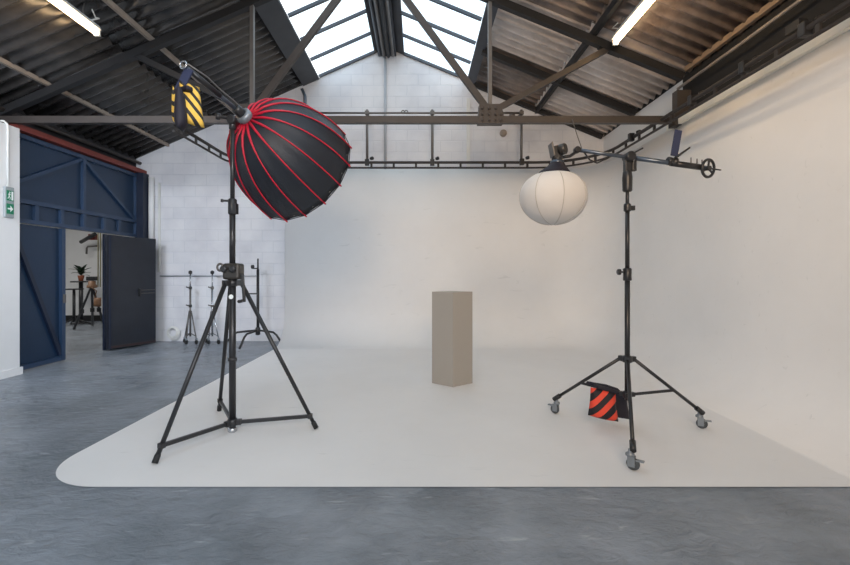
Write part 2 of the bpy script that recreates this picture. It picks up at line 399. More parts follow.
# secondary dark rafters on the roof slopes
mb = MB(); mb.bar((1.1, 7.5, zr(1.1)-.05), (3.7, 7.5, zr(3.7)-.05), .10, .1); struct(mb.build('trim_10', 'beamdark'))
mb = MB(); mb.bar((1.1, YB-.06, zr(1.1)-.04), (3.7, YB-.06, zr(3.7)-.04), .08, .08); struct(mb.build('trim_11', 'beamdark'))

# ------------------------------------------------------------------ cyclorama
def cyc():
    r, Rc, xl, yf = .65, 1.0, -2.6, 2.86
    path = [(xl, YW, 0, -1), (.5, YW, 0, -1), (XW-Rc, YW, 0, -1)]
    for k in range(1, 17):
        a = PI/2*k/16
        path.append((XW-Rc+Rc*math.sin(a), YW-Rc+Rc*math.cos(a), -math.sin(a), -math.cos(a)))
    path += [(XW, 5.5, -1, 0), (XW, yf, -1, 0)]
    prof = [(-.1, .004), (-.1, ZW), (0, ZW), (0, 2.2)]+[(r-r*math.cos(PI/2*k/14), r-r*math.sin(PI/2*k/14)+.004) for k in range(0, 15)]
    mb = MB(); bm = mb.bm
    g = [[bm.verts.new((x+nx*d, y+ny*d, z)) for d, z in prof] for x, y, nx, ny in path]
    for i in range(len(g)-1):
        for j in range(len(prof)-1):
            f = bm.faces.new((g[i][j], g[i+1][j], g[i+1][j+1], g[i][j+1])); f.smooth = j >= 2
    bm.faces.new(g[0]); bm.faces.new(g[-1][::-1])
    inner = [row[-1] for row in g]
    R = .52
    xl2 = xl-.03; left = [bm.verts.new((xl2+R-R*math.cos(PI/2*k/12), yf+R-R*math.sin(PI/2*k/12), .004)) for k in range(0, 13)]
    f = bm.faces.new(inner[::-1]+left)
    return mb
c = cyc().build('wall_cyclorama', 'cyc')
bpy.context.view_layer.objects.active = c
for e in c.data.edges: pass
struct(c)

# ------------------------------------------------------------------ blue partition and doors
PX = -5.6
def prail(mb, y0, z0, y1, z1, w=.06, t=.05):
    mb.bar((PX+t/2, y0, z0), (PX+t/2, y1, z1), t, w) if abs(y1-y0) > 1e-6 else mb.box((PX, y0-w/2, z0), (PX+t, y0+w/2, z1))
    return mb
pn = MB().box((PX-.03, 6.02, 2.09), (PX, 8.86, 3.36)).build('wall_partition', 'blue'); struct(pn)
prail(MB(), 6.02, 2.12, 8.72, 2.12).build('lower_rail', 'bluerail', pn)
prail(MB(), 6.02, 2.40, 8.72, 2.40).build('middle_rail', 'bluerail', pn)
prail(MB(), 6.02, 3.31, 8.72, 3.31).build('top_rail', 'bluerail', pn)
for y in (6.42, 6.88, 7.8, 8.2): prail(MB(), y, 2.15, y, 2.37, .06, .045).build('short_post', 'bluerail', pn)
prail(MB(), 7.33, 2.15, 7.33, 3.28).build('post', 'bluerail', pn)
prail(MB(), 8.69, 2.15, 8.69, 3.28).build('post', 'bluerail', pn)
prail(MB(), 6.05, 2.62, 7.30, 3.27, .05, .04).build('diagonal_strut', 'bluerail', pn)
prail(MB(), 7.36, 3.26, 8.66, 2.42, .05, .04).build('diagonal_strut', 'bluerail', pn)
d1 = MB().box((PX-.03, 6.02, .02), (PX, 6.93, 2.08)).build('door_1', 'blue'); struct(d1)
MB().box((PX, 6.86, .02), (PX+.05, 6.93, 2.08)).build('edge_stile', 'bluerail', d1)
MB().box((PX, 6.02, .02), (PX+.045, 6.90, .09)).build('bottom_rail', 'bluerail', d1)
prail(MB(), 6.06, 1.98, 6.86, .12, .06, .04).build('diagonal_strut', 'bluedark', d1)
MB().box((PX+.05, 6.88, .92), (PX+.075, 6.91, 1.05)).build('lock_plate', 'steelgrey', d1)
# open leaf, folded back into the room
A, B = V((-5.47, 7.76, 0)), V((-5.08, 8.50, 0)); dd = (B-A).normalized(); nn = V((dd.y, -dd.x, 0))
d2 = MB().obox((A+B)/2+V((0,0,1.04)), (B-A)/2, nn*.022, (0,0,1.0)).build('door_2', 'leafnavy'); struct(d2)
MB().obox((A+B)/2+nn*.028+V((0,0,.07)), (B-A)/2*.98, nn*.008, (0,0,.02)).build('kick_strip', 'kickbrown', d2)
MB().obox(A+dd*.015+V((0,0,1.04)), dd*.015, nn*.05, (0,0,1.0)).build('edge_stile', 'bluedark', d2)
h = A+dd*.52+nn*.05
MB().obox(h+V((0,0,1.02)), dd*.012, nn*.03, (0,0,.07)).build('door_handle', 'black', d2)
for z in (1.0, 1.06): MB().cyl(h+V((0,0,z))-nn*.02, h+dd*.3+V((0,0,z))-nn*.02, .005, n=6).build('bolt_bar', 'steelgrey', d2)
struct(MB().box((PX-.03, 7.85, .0), (PX, 8.86, 2.08)).build('wall_partition_end', 'bluedark'))
struct(MB().box((-5.58, 8.68, 0), (-5.42, 8.86, 3.36)).build('trim_13', 'bluedark'))
struct(MB().box((PX-.02, 6.02, 3.36), (PX+.12, YB-.01, 3.44)).build('trim_14', 'red_oxide'))

# ------------------------------------------------------------------ steel roof truss
YT = 6.0
t = thing('roof_truss', 'brown steel roof truss spanning the studio below the dark roof', 'roof truss', (AP[0], YT, 3.47))
ZC = 3.47
MB().box((-5.72, YT-.04, ZC-.046), (3.62, YT+.04, ZC+.046)).build('bottom_chord', 'trussbrown', t)
zt = lambda x: (zl(x) if x < AP[0] else zr(x))-.14
for x1 in (-5.68, 3.60):
    MB().bar((AP[0], YT, zt(AP[0])), (x1, YT, zt(x1)), .09, .10).build('rafter', 'beamdark', t)
for nx, rx in ((.98, 2.62), (-2.26, -3.87)):
    MB().bar((nx, YT, ZC+.1), (AP[0], YT, 5.75), .06, .085).build('diagonal', 'trussbrown', t)
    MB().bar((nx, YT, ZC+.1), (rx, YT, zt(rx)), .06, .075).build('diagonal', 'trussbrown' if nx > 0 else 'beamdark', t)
    MB().bar((nx, YT, ZC+.05), (nx, YT, zt(nx)), .05, .06, (0,1,0)).build('vertical_strut', 'steelgrey', t)
    g = MB().poly([(nx-.17, YT-.06, ZC-.06), (nx+.17, YT-.06, ZC-.06), (nx+.18, YT-.06, ZC+.07), (nx+.13, YT-.06, ZC+.20), (nx-.15, YT-.06, ZC+.20)], (0,.12,0)).build('gusset_plate', 'trussbrown', t)
    for bx in (-.11, -.02, .07, .14):
        for bz in (-.02, .06, .14):
            if bx+bz < .25: MB().lathe((nx+bx, YT-.06, ZC+bz), (0,-1,0), [(.02, 0), (.02, .016), (.012, .022)], 8).build('rivet', 'trussbrown', g)
gx = 2.62
MB().poly([(gx-.16, YT-.05, zt(gx)+.0), (gx+.14, YT-.05, zt(gx)-.12), (gx+.14, YT-.05, zt(gx)-.0), (gx-.16, YT-.05, zt(gx)+.10)], (0,.1,0)).build('splice_plate', 'beamdark', t)
MB().box((3.50, YT-.06, 3.50), (3.69, YT+.06, 3.86)).build('heel_plate', 'trussbrown', t)
MB().box((3.46, YT-.08, 3.38), (3.60, YT+.08, 3.56)).build('end_bracket', 'trussbrown', t)

# ------------------------------------------------------------------ curtain track around the cove
ZT = 3.466
def arc(cx, cy, R, a0, a1, n=8): return [(cx+R*math.cos(a0+(a1-a0)*k/n), cy+R*math.sin(a0+(a1-a0)*k/n)) for k in range(n+1)]
tp = [(-3.4, 6.12), (-3.4, 7.6)]+arc(-2.7, 7.6, .7, PI, PI/2)+arc(2.25, 7.25, 1.05, PI/2, 0)+[(3.3, 6.0), (3.3, 2.4)]
tp = [p for i, p in enumerate(tp) if i == 0 or (V(p)-V(tp[i-1])).length > 1e-4]
tr = thing('curtain_track', 'dark double-rail ladder track curving around the top of the white cove', 'curtain track', (3.3, 6, ZT))
MB().tube([(x, y, ZT) for x, y in tp], .026, 8).build('upper_rail', 'trackdark', tr)
MB().tube([(x, y, ZT-.1) for x, y in tp], .018, 8).build('lower_rail', 'trackdark', tr)
acc = .2
for (a, b) in zip(tp, tp[1:]):
    a, b = V(a), V(b); Ls = (b-a).length; d = (b-a)/Ls
    while acc < Ls:
        p = a+d*acc
        MB().obox((p.x, p.y, ZT-.05), (d.x*.02, d.y*.02, 0), (-d.y*.012, d.x*.012, 0), (0,0,.05)).build('rung', 'trackdark', tr)
        acc += .42
    acc -= Ls
for x, y in ((-.96, 8.3), (.27, 8.3), (1.95, 8.26), (3.27, 6.75), (3.3, 4.45), (3.3, 3.75), (3.3, 5.3)):
    MB().obox((x, y, ZT+.0), (.04,0,0), (0,.035,0), (0,0,.06)).lathe((x+.06, y-.03, ZT+.06), (1,-.4,.2), [(.025,0),(.034,.03),(.034,.06),(.02,.075)], 10).build('clamp', 'blackmetal', tr, .008)
MB().box((3.42, 3.95, 3.60), (3.5, 4.1, 3.68)).build('junction_box', 'beamdark', tr)
# upper pipe with three drop rods
hp = thing('pipe_rail', 'thin grey pipe rail above the truss beam with three drop rods to the track', 'pipe rail', (.4, 8.3, 4.4))
MB().cyl((-2.3, 8.3, 4.40), (1.98, 8.3, 4.40), .02, n=8).build('pipe', 'steelgrey', hp)
for x in (-.96, .27, 1.95):
    r_ = MB().cyl((x, 8.3, ZT+.05), (x, 8.3, 4.46), .025, n=8).build('drop_rod', 'steelgrey', hp)
    MB().obox((x, 8.3, 4.40), (.04,0,0), (0,.035,0), (0,0,.035)).build('coupler', 'steelgrey', r_, .008)
    MB().box((x-.02, 8.3, 4.38), (x+.02, 8.9, 4.42)).build('wall_bracket', 'steelgrey', r_)
for x in (-.28, -.22): MB().torus((x, 8.28, 4.41), (0,1,0), .03, .01, 12, 6).build('ring', 'steelgrey', hp)

# pipes on the block wall
tag(MB().cyl((-.66, YB-.025, 3.3), (-.66, YB-.025, 5.72), .025, n=8).build('wall_pipe', 'pipepale'), 'grey vertical pipe on the block wall under the roof ridge', 'pipe')
tag(MB().box((.98, YB-.03, 0), (1.05, YB-.001, 4.9)).build('cable_trunking', 'whiteplastic'), 'pale vertical cable trunking on the block wall behind the riveted truss joint', 'trunking')
tag(MB().tube([(-2.28, YB-.03, 3.3), (-2.28, YB-.03, 4.95), (-2.33, YB-.08, 5.08)], .03, 8).build('wall_pipe', 'boomgrey'), 'grey downpipe on the block wall below the foot of the skylight board', 'pipe')
p = thing('wall_lamp', 'small round wall lamp on the block wall just above and right of truss joint', 'wall lamp', (1.98, YB, 4.5))
MB().lathe((1.9, YB, 4.56), (0,-1,0), [(.06,0),(.06,.03),(.045,.07),(.02,.08)], 14).build('housing', 'steelgrey', p)
tag(MB().lathe((1.72, YB, 4.33-.13), (0,-1,0), [(.07,0),(.07,.05),(.05,.09),(.02,.10)], 14).build('bulkhead_lamp', 'purlin'), 'small round bulkhead lamp on the block wall just below the truss beam', 'wall lamp')
tag(MB().cyl((-5.36, YB-.05, 2.0), (-5.36, YB-.05, 3.3), .055, n=10).build('downpipe', 'white'), 'fat white pipe in the corner beside the dark blue post', 'pipe')
tag(MB().cyl((-5.22, YB-.024, 1.4), (-5.22, YB-.024, 3.2), .025, n=8).build('downpipe', 'whiteplastic'), 'slim white pipe on the block wall beside the fat white corner pipe', 'pipe')
tag(MB().cyl((-5.2, YB-.03, 1.32), (-3.25, YB-.03, 1.32), .014, n=8).build('wall_rail', 'pipepale'), 'thin horizontal grey rail along the block wall behind the folded stands', 'rail')
cc = MB()
for k in range(3): cc.torus((-4.92, YB-.05-.012*k, .17+.01*k), (0.1,1,.05), .13-.02*k, .014, 20, 6)
tag(cc.build('cable_coil', 'whiteplastic'), 'coiled white cable leaning on the block wall near the open door', 'cable')

# ------------------------------------------------------------------ exit sign
XS = -5.45
sg = thing('exit_sign', 'grey emergency exit sign with running man and arrow on white wall', 'exit sign', (XS, 5.86, 2.12))
MB().box((XS, 5.775, 2.12), (XS+.035, 5.955, 2.53)).build('sign_box', 'signgrey', sg, .012)
pa = MB().box((XS+.035, 5.80, 2.345), (XS+.039, 5.935, 2.48)).build('pictogram_panel', 'green', sg)
f = XS+.0392
mb = MB().lathe((f, 5.857, 2.455), (1,0,0), [(.011,0),(.011,.001)], 12)
def limb(a, b, w): mb.bar((f+.0005, a[0], a[1]), (f+.0005, b[0], b[1]), .001, w, (1,0,0)) if False else mb.obox((f+.0005, (a[0]+b[0])/2, (a[1]+b[1])/2), (.0005,0,0), (0,(b[0]-a[0])/2,(b[1]-a[1])/2), V((0,-(b[1]-a[1]),(b[0]-a[0]))).normalized()*w/2)
limb((5.85, 2.442), (5.842, 2.402), .018)
limb((5.845, 2.402), (5.866, 2.385), .011); limb((5.866, 2.385), (5.858, 2.36), .010)
limb((5.84, 2.402), (5.832, 2.378), .011); limb((5.832, 2.378), (5.812, 2.374), .010)
limb((5.852, 2.438), (5.874, 2.42), .008); limb((5.848, 2.44), (5.826, 2.425), .008)
mb.build('running_man', 'signwhite', pa)
MB().box((f, 5.888, 2.355), (f+.001, 5.924, 2.47)).build('door_symbol', 'signwhite', pa)
pb = MB().box((XS+.035, 5.80, 2.17), (XS+.039, 5.935, 2.305)).build('arrow_panel', 'green', sg)
MB().poly([(f, y, z) for y, z in ((5.815, 2.228), (5.868, 2.228), (5.868, 2.196), (5.922, 2.238), (5.868, 2.28), (5.868, 2.248), (5.815, 2.248))], (.001,0,0)).build('arrow', 'signwhite', pb)
sg.scale = (1, .74, 1); sg.location.y = 5.835
tag(MB().tube([(XS+.015, 5.83, 2.53), (XS+.015, 5.83, 3.3), (XS+.015, 5.82, 3.36), (XS+.0, 5.79, 3.385), (XS-.08, 5.76, 3.39)], .014, 8).build('conduit', 'whiteplastic'), 'white conduit rising on the white wall from the exit sign', 'conduit')

# ------------------------------------------------------------------ fluorescent lights
def batten(x, z, y0, y1, label):
    o = thing('fluorescent_light', label, 'ceiling light', (x, (y0+y1)/2, z), 'fluorescent lights')
    zf = zl(x) if x < 0 else zr(x)
    MB().poly([(x-.055, y0, z+.035), (x+.055, y0, z+.035), (x+.03, y0, z+.085), (x-.03, y0, z+.10)], (0, y1-y0, 0)).build('housing', 'white', o)
    MB().cyl((x, y0+.02, z), (x, y1-.02, z), .03, n=14).build('tube', 'tube', o)
    for y in (y0, y1): MB().box((x-.035, y-.012, z-.034), (x+.035, y+.012, z+.05)).build('end_cap', 'whiteplastic', o)
    for y in (y0+.2, y1-.2): MB().tube([(x, y, z+.1), (x-.02, y, z+.16), (x, y, zf+.0)], .006, 6).build('suspension_wire', 'steelgrey', o)
    MB().tube([(x, y1-.1, z+.1), (x+.06, y1-.05, z+.15), (x-.03, y1+.02, z+.2), (x, y1-.08, zf)], .008, 6).build('power_cable', 'whiteplastic', o)
batten(-3.86, 4.27, 3.55, 5.29, 'long fluorescent tube light hung under the dark roof slope above the blue door')
batten(2.58, 4.40, 3.95, 5.75, 'long fluorescent tube light hung under the brown roof slope above the lantern')

# ------------------------------------------------------------------ plinth
A = V((.424, 5.33, 0)); e1 = V((-.25, .195, 0)); e2 = V((.262, .195, 0))
mb = MB(); mb.poly([A+V((0,0,.004)), A+e2+V((0,0,.004)), A+e1+e2+V((0,0,.004)), A+e1+V((0,0,.004))], (0,0,1.15))
tag(mb.build('plinth', 'plinth', None, .004), 'tall square grey plinth standing alone on the white cove floor', 'plinth')

# ------------------------------------------------------------------ left: crank tripod with boom arm
C = V((-1.62, 3.842, 0))
st = thing('boom_stand', 'tall black crank tripod stand with three braced legs carrying the red-ribbed softbox', 'light stand', C)
FZ = .004
feet = [V((-1.911, 3.197, FZ)), V((-.907, 3.911, FZ)), V((-1.996, 4.419, FZ))]
zc = 1.305
MB().cyl(C+V((0,0,.035)), C+V((0,0,1.42)), .029, n=16).build('column', 'blackmetal', st)
MB().cyl(C+V((0,0,1.40)), C+V((0,0,1.98)), .025, n=16).build('pole', 'blackmetal', st)
MB().cyl(C+V((0,0,1.96)), C+V((0,0,2.70)), .019, n=16).build('upper_pole', 'blackmetal', st)
MB().lathe(C+V((0,0,FZ)), (0,0,1), [(.03,0),(.04,.01),(.04,.035),(.028,.045)], 16).build('foot_cap', 'chrome', st)
hub = MB().lathe(C+V((0,0,.06)), (0,0,1), [(.036,0),(.044,.01),(.044,.05),(.036,.06)], 16)
for ft in feet:
    d = (ft-C); d.z = 0; d.normalize(); hub.obox(C+d*.05+V((0,0,.09)), d*.025, V((-d.y,d.x,0))*.022, (0,0,.022))
hub.build('brace_hub', 'black', st)
col = MB().lathe(C+V((0,0,zc-.03)), (0,0,1), [(.036,0),(.05,.008),(.05,.05),(.036,.06)], 16)
for ft in feet:
    d = (ft-C); d.z = 0; d.normalize(); col.obox(C+d*.06+V((0,0,zc)), d*.03, V((-d.y,d.x,0))*.026, (0,0,.024))
col.build('collar', 'black', st)
for ft in feet:
    d = (ft-C); d.z = 0; d.normalize()
    top = C+d*.075+V((0,0,zc)); end = ft+V((0,0,.014))
    lg = MB().tube([top, end], [.019, .017], 12).build('leg', 'blackmetal', st)
    MB().tube([end-(top-end).normalized()*.006, end+(top-end).normalized()*.045, end+(top-end).normalized()*.06], [.022, .022, .0185], 12).build('rubber_foot', 'rubber', lg)
    q = top.lerp(end, .92)
    br = MB().bar(C+d*.06+V((0,0,.09)), q, .022, .03).build('brace', 'black', st)
    MB().obox(q, d*.02, V((-d.y,d.x,0))*.023, (0,0,.02)).build('brace_clip', 'black', br, .005)
gb = MB().box(C+V((-.06,-.075,1.335)), C+V((.085,.06,1.475))).build('gearbox', 'gearbrown', st, .02)
for sx in (-.04, .035): MB().lathe(C+V((sx,-.075,1.425)), (0,-1,0), [(.03,0),(.03,.02),(.018,.028)], 14).build('gear_boss', 'black', gb)
MB().torus(C+V((-.085,-.05,1.44)), (.3,1,0), .03, .01, 14, 6).build('pull_ring', 'steelgrey', gb)
ck = MB().bar(C+V((.10,-.03,1.37)), C+V((.115,-.03,1.14)), .02, .03).cyl(C+V((.06,-.03,1.37)), C+V((.11,-.03,1.37)), .015).build('crank_handle', 'black', st, .004)
MB().cyl(C+V((.10,-.03,1.15)), C+V((.10,-.11,1.15)), .014).build('grip', 'rubber', ck)
MB().lathe(C+V((0,-.029,1.185)), (0,-1,0), [(.02,0),(.02,.003)], 16).build('label_disc', 'signwhite', st)
MB().lathe(C+V((0,0,.62)), (0,0,1), [(.03,0),(.038,.005),(.038,.03),(.03,.035)], 16).build('clamp_ring', 'blackmetal', st)
MB().lathe(C+V((0,0,1.90)), (0,0,1), [(.028,0),(.037,.01),(.037,.13),(.026,.14)], 14).obox(C+V((.03,-.01,1.95)), (.015,0,0), (0,.03,0), (0,0,.045)).build('pole_clamp', 'black', st)
MB().cyl(C+V((-.03,-.01,2.02)), C+V((-.075,-.02,2.02)), .01).obox(C+V((-.082,-.02,2.02)), (.009,0,0), (0,.012,0), (0,0,.014)).build('clamp_knob', 'black', st, .004)
# softbox axis
v = V(((290-CX)/F, 1, (CY-160)/F)).normalized(); r_ = v.cross(V((0,0,1))).normalized(); u_ = r_.cross(v)
d3 = (.745*r_-.667*u_).normalized()
a = (.82*d3+.57*v).normalized()
hubp = W(244, 116, 3.93)
grip = C+V((0,0,2.72))
MB().lathe(grip-V((0,0,.08)), (0,0,1), [(.02,0),(.03,.01),(.03,.06),(.022,.09)], 14).lathe(grip-V((.0,.05,0)), (0,1,0), [(.03,0),(.04,.01),(.04,.09),(.03,.10)], 16).build('grip_head', 'blackmetal', st)
gk = MB().lathe(grip+V((-.03,-.04,.01)), (-1,-.3,.1), [(.012,0),(.012,.05),(.03,.055),(.03,.085),(.02,.09)], 12).build('grip_knob', 'black', st)
bend = W(187, 68, 3.42)
boom0 = hubp+(hubp-bend).normalized()*.0
bm_ = MB().tube([boom0+(boom0-bend).normalized()*.02, bend], .018, 12).build('boom_arm', 'boomgrey', st)
MB().tube([bend.lerp(boom0, .02), bend.lerp(boom0, .55)], .023, 12).build('sleeve', 'blackmetal', bm_)
MB().torus(bend+(bend-boom0).normalized()*.035, (.2,1,0), .028, .008, 16, 6).build('hook_ring', 'chrome', bm_)
up = V((.35,-.3,1)).normalized()
MB().tube([bend+up*.03, bend.lerp(boom0, .3)+up*.055, bend.lerp(boom0, .55)+up*.045, bend.lerp(boom0, .8)+up*.05, boom0+up*.03], .006, 6).build('power_cable', 'steelgrey', bm_)

# ------------------------------------------------------------------ softbox
sb = thing('softbox', 'large black parabolic softbox with red ribs tilted down on the tripod stand', 'softbox', hubp)
R, D, NR = .592, .80, 16
ref = V((0,0,1)); nx = a.cross(ref).normalized(); ny = a.cross(nx)
r0 = .06
def prof(t): return r0+(R-r0)*(.95*math.sqrt(1-(1-t)**2.2)+.05*t**.8)
def sp(ang, t, off=0): return hubp+a*(D*t+.04)+(prof(t)+off)*(math.cos(ang)*nx+math.sin(ang)*ny)
mb = MB(); NT = 14; SUB = 4
ts = [(k/NT)**1.4 for k in range(NT+1)]
rings = []
for t_ in ts:
    row = []
    for i in range(NR):
        p0, p1 = sp(2*PI*i/NR, t_), sp(2*PI*(i+1)/NR, t_)
        for s_ in range(SUB):
            w_ = s_/SUB; p = p0.lerp(p1, w_)
            cen = hubp+a*(D*t_+.04); p = p+(p-cen).normalized()*(-.02*prof(t_)*math.sin(PI*w_))
            row.append(mb.bm.verts.new(p))
    rings.append(row)
n = NR*SUB
for A_, B_ in zip(rings, rings[1:]):
    for k in range(n):
        f_ = mb.bm.faces.new((A_[k], A_[(k+1)%n], B_[(k+1)%n], B_[k])); f_.smooth = True
shell = mb.build('fabric_shell', 'fabricblack', sb)
sd = shell.modifiers.new('t', 'SOLIDIFY'); sd.thickness = .006; sd.offset = -1
mb = MB(); cen = hubp+a*(D*.97+.04)
ring = [mb.bm.verts.new(cen+(prof(.97)-.012)*(math.cos(2*PI*i/NR)*nx+math.sin(2*PI*i/NR)*ny)) for i in range(NR)]
ring2 = [mb.bm.verts.new(v_.co-a*.004) for v_ in ring]
mb.bm.faces.new(ring); mb.bm.faces.new(ring2[::-1])
for i in range(NR): mb.bm.faces.new((ring[i], ring[(i+1)%NR], ring2[(i+1)%NR], ring2[i]))
mb.build('front_diffuser', 'fabricwhite', sb)
for i in range(NR):
    an = 2*PI*i/NR
    pts = [sp(an, t_, .003) for t_ in ts]
    rb = MB().tube(pts, [max(.0066, .014-.0018*k) for k in range(len(pts))], 6).build('rib', 'ribred', sb)
    MB().cyl(pts[-1]-a*.01, pts[-1]+(pts[-1]-pts[-2]).normalized()*.022, .009, .007, 8).build('rib_tip', 'ribred', rb)
MB().tube([sp(2*PI*i/NR, 1, .0) for i in range(NR)], .005, 6, True).build('rim_piping', 'fabricblack', sb)
MB().lathe(hubp-a*.03, a, [(.05,0),(.072,.008),(.072,.05),(.06,.075),(.05,.08)], 24).build('mount_ring', 'castergrey', sb)
MB().lathe(hubp-a*.11, a, [(.02,0),(.042,.012),(.045,.09)], 16).build('lamp_body', 'black', sb)

# ------------------------------------------------------------------ yellow sandbag at the boom's end
bg = thing('sandbag', 'yellow and black striped sandbag hanging from the boom end beside softbox', 'sandbag', bend)
hook = bend+(bend-boom0).normalized()*.0+V((0,0,-.02))
Yb = bend.y
def WB(x, y, dy=0): return W(x, y, Yb+dy)
MB().bar(WB(189.5, 69), WB(178.5, 91), .014, .066, (.6,0,.5)).build('strap', 'strapblue', bg)
MB().pouch(WB(191.5, 104, .03), V((.80,.58,-.16)), V((-.10,0,1)), .15, .32, .07, 12, .04).build('pouch', 'yellow_stripe', bg)
MB().pouch(WB(180.5, 108, -.06), V((.30,-.95,0)), V((-.03,0,1)), .15, .32, .075, 12, .04).build('inner_pouch', 'bagblack', bg)
MB().pouch(WB(176.3, 107, .05), V((.22,-.97,0)), V((-.06,0,1)), .13, .28, .05, 10, .04).build('pouch', 'yellow_stripe', bg)
MB().bar(WB(177, 92, .02), WB(190, 88, -.04), .06, .035).build('bridge', 'bagblack', bg, .01)

# ------------------------------------------------------------------ right: wheeled wind-up stand with boom
C = V((1.802, 3.788, 0))
ws = thing('boom_stand', 'black boom stand on three casters holding the round white lantern', 'light stand', C)
feet = [V((1.351, 4.344, FZ)), V((2.532, 3.924, FZ)), V((1.515, 3.10, FZ))]
zc, zh = .651, .345
MB().cyl(C+V((0,0,.30)), C+V((0,0,1.40)), .022, n=14).build('column', 'blackmetal', ws)
MB().cyl(C+V((0,0,1.38)), C+V((0,0,1.95)), .0185, n=14).build('pole', 'blackmetal', ws)
MB().cyl(C+V((0,0,1.93)), C+V((0,0,2.15)), .015, n=14).build('upper_pole', 'blackmetal', ws)
MB().lathe(C+V((0,0,1.325)), (0,0,1), [(.03,0),(.036,.006),(.034,.04),(.036,.1),(.026,.11)], 14).build('pole_clamp', 'black', ws)
MB().cyl(C+V((-.03,-.005,1.40)), C+V((-.07,-.01,1.40)), .007).lathe(C+V((-.065,-.01,1.40)), (-1,0,0), [(.026,0),(.026,.02),(.02,.025)], 10).build('clamp_knob', 'black', ws)
MB().lathe(C+V((0,0,1.92)), (0,0,1), [(.024,0),(.03,.006),(.03,.06),(.022,.07)], 14).obox(C+V((.04,0,1.95)), (.02,0,0), (0,.02,0), (0,0,.02)).build('pole_clamp', 'black', ws, .003)
hub = MB().lathe(C+V((0,0,zh-.03)), (0,0,1), [(.028,0),(.036,.006),(.036,.054),(.028,.06)], 14)
col = MB().lathe(C+V((0,0,zc-.03)), (0,0,1), [(.028,0),(.042,.006),(.042,.05),(.028,.06)], 14)
for ft in feet:
    d = (ft-C); d.z = 0; d.normalize()
    hub.obox(C+d*.045+V((0,0,zh)), d*.02, V((-d.y,d.x,0))*.016, (0,0,.018))
    col.obox(C+d*.05+V((0,0,zc)), d*.022, V((-d.y,d.x,0))*.02, (0,0,.022))
hub.build('brace_hub', 'black', ws); col.build('collar', 'black', ws)
def caster(ft, turn, leg):
    dr = V((math.cos(turn), math.sin(turn), 0)); sd_ = V((-dr.y, dr.x, 0)); wc = ft+V((0,0,.045))
    cs = MB().lathe(wc+V((0,0,.05))-dr*.02, (0,0,1), [(.014,0),(.03,.004),(.03,.02),(.014,.03),(.012,.05)], 12)
    for s_ in (-1, 1): cs.obox(wc+V((0,0,.018))+sd_*s_*.02-dr*.01, dr*.024, sd_*.003, (0,0,.036))
    c_ = cs.build('caster', 'castergrey', leg)
    MB().lathe(wc-sd_*.014, sd_, [(.02,0),(.041,.003),(.045,.010),(.045,.018),(.041,.025),(.02,.028)], 20).build('wheel', 'wheelgrey', c_)
    MB().lathe(wc-sd_*.026, sd_, [(.012,0),(.016,.006),(.016,.046),(.012,.052)], 10).build('axle', 'castergrey', c_)
    MB().obox(wc+V((0,0,.03))+dr*.045, dr*.028, sd_*.016, (0,0,.006)).build('brake_pedal', 'castergrey', c_, .004)
legA = None
for ft, tn in zip(feet, (2.3, -.5, -.65)):
    d = (ft-C); d.z = 0; d.normalize()
    top = C+d*.06+V((0,0,zc)); end = ft-d*.0+V((0,0,.145))
    lg = MB().tube([top, end], .0145, 10).build('leg', 'blackmetal', ws)
    ax = (end-top).normalized()
    MB().cyl(end-ax*.07, end+ax*.012, .022, n=12).build('leg_end', 'black', lg)
    caster(ft, tn, lg)
    q = top.lerp(end, .58)
    if legA is None: legA = q
    MB().bar(C+d*.05+V((0,0,zh)), q, .014, .022).build('brace', 'black', ws)
# head, boom, counterweight gear
piv = W(629, 157, 3.77)
Cz = lambda z: C+V((0,0,z))
MB().lathe(Cz(2.09), (0,0,1), [(.03,0),(.04,.01),(.042,.12),(.036,.17),(.03,.18)], 14).obox(Cz(2.30), (.026,0,0), (0,.026,0), (0,0,.06)).build('tilt_head', 'black', ws, .004)
MB().obox(Cz(2.31)+V((.05,-.01,0)), (.018,0,0), (0,.02,0), (0,0,.045)).build('lock_lever', 'black', ws, .005)
bl, br_ = W(577, 150, 3.72), W(706, 168, 3.83)
MB().lathe(piv-V((0,.05,0)), (0,1,0), [(.03,0),(.042,.008),(.042,.092),(.03,.10)], 16).build('pivot_clamp', 'blackmetal', ws)
arm = MB().tube([bl, bl.lerp(br_, .55)], .0165, 12).tube([bl.lerp(br_, .45), br_], .020, 12).build('boom_arm', 'boomgrey', ws)
MB().tube([bl.lerp(br_, .72), br_.lerp(bl, .03)], .026, 12).build('sleeve', 'blackmetal', arm)
MB().cyl(W(634, 153, 3.72), W(643, 148, 3.70), .007, n=8).build('tightening_lever', 'black', ws)
ax = (br_-bl).normalized()
wax = V((.36,-.92,-.1)).normalized()
wh = MB().torus(br_+ax*.02, wax, .075, .012, 28, 8)
w1 = wax.cross(V((0,0,1))).normalized(); w2 = wax.cross(w1)
for k in range(3):
    an = 2*PI*k/3+.5; wh.bar(br_+ax*.02, br_+ax*.02+.072*(math.cos(an)*w1+math.sin(an)*w2), .014, .01)
wh.lathe(br_+ax*.02-wax*.02, wax, [(.02,0),(.02,.04)], 12).build('hand_wheel', 'black', arm)
MB().cyl(br_+ax*.02, br_+ax*.14, .008, .006, 8).build('spindle', 'black', arm)
gp = W(672, 161.5, 3.80)
MB().lathe(gp-ax*.045, ax, [(.026,0),(.036,.006),(.036,.03),(.030,.034),(.030,.056),(.036,.06),(.036,.084),(.026,.09)], 14).build('grip_clamp', 'black', arm)
MB().bar(W(674, 156, 3.80), W(678.5, 130, 3.80), .014, .062, (1,0,0)).build('padded_paddle', 'strapblue', arm, .004)
MB().tube([W(675, 158, 3.76), W(690, 147.5, 3.74)], [.012, .007], 8).build('lever', 'black', arm)
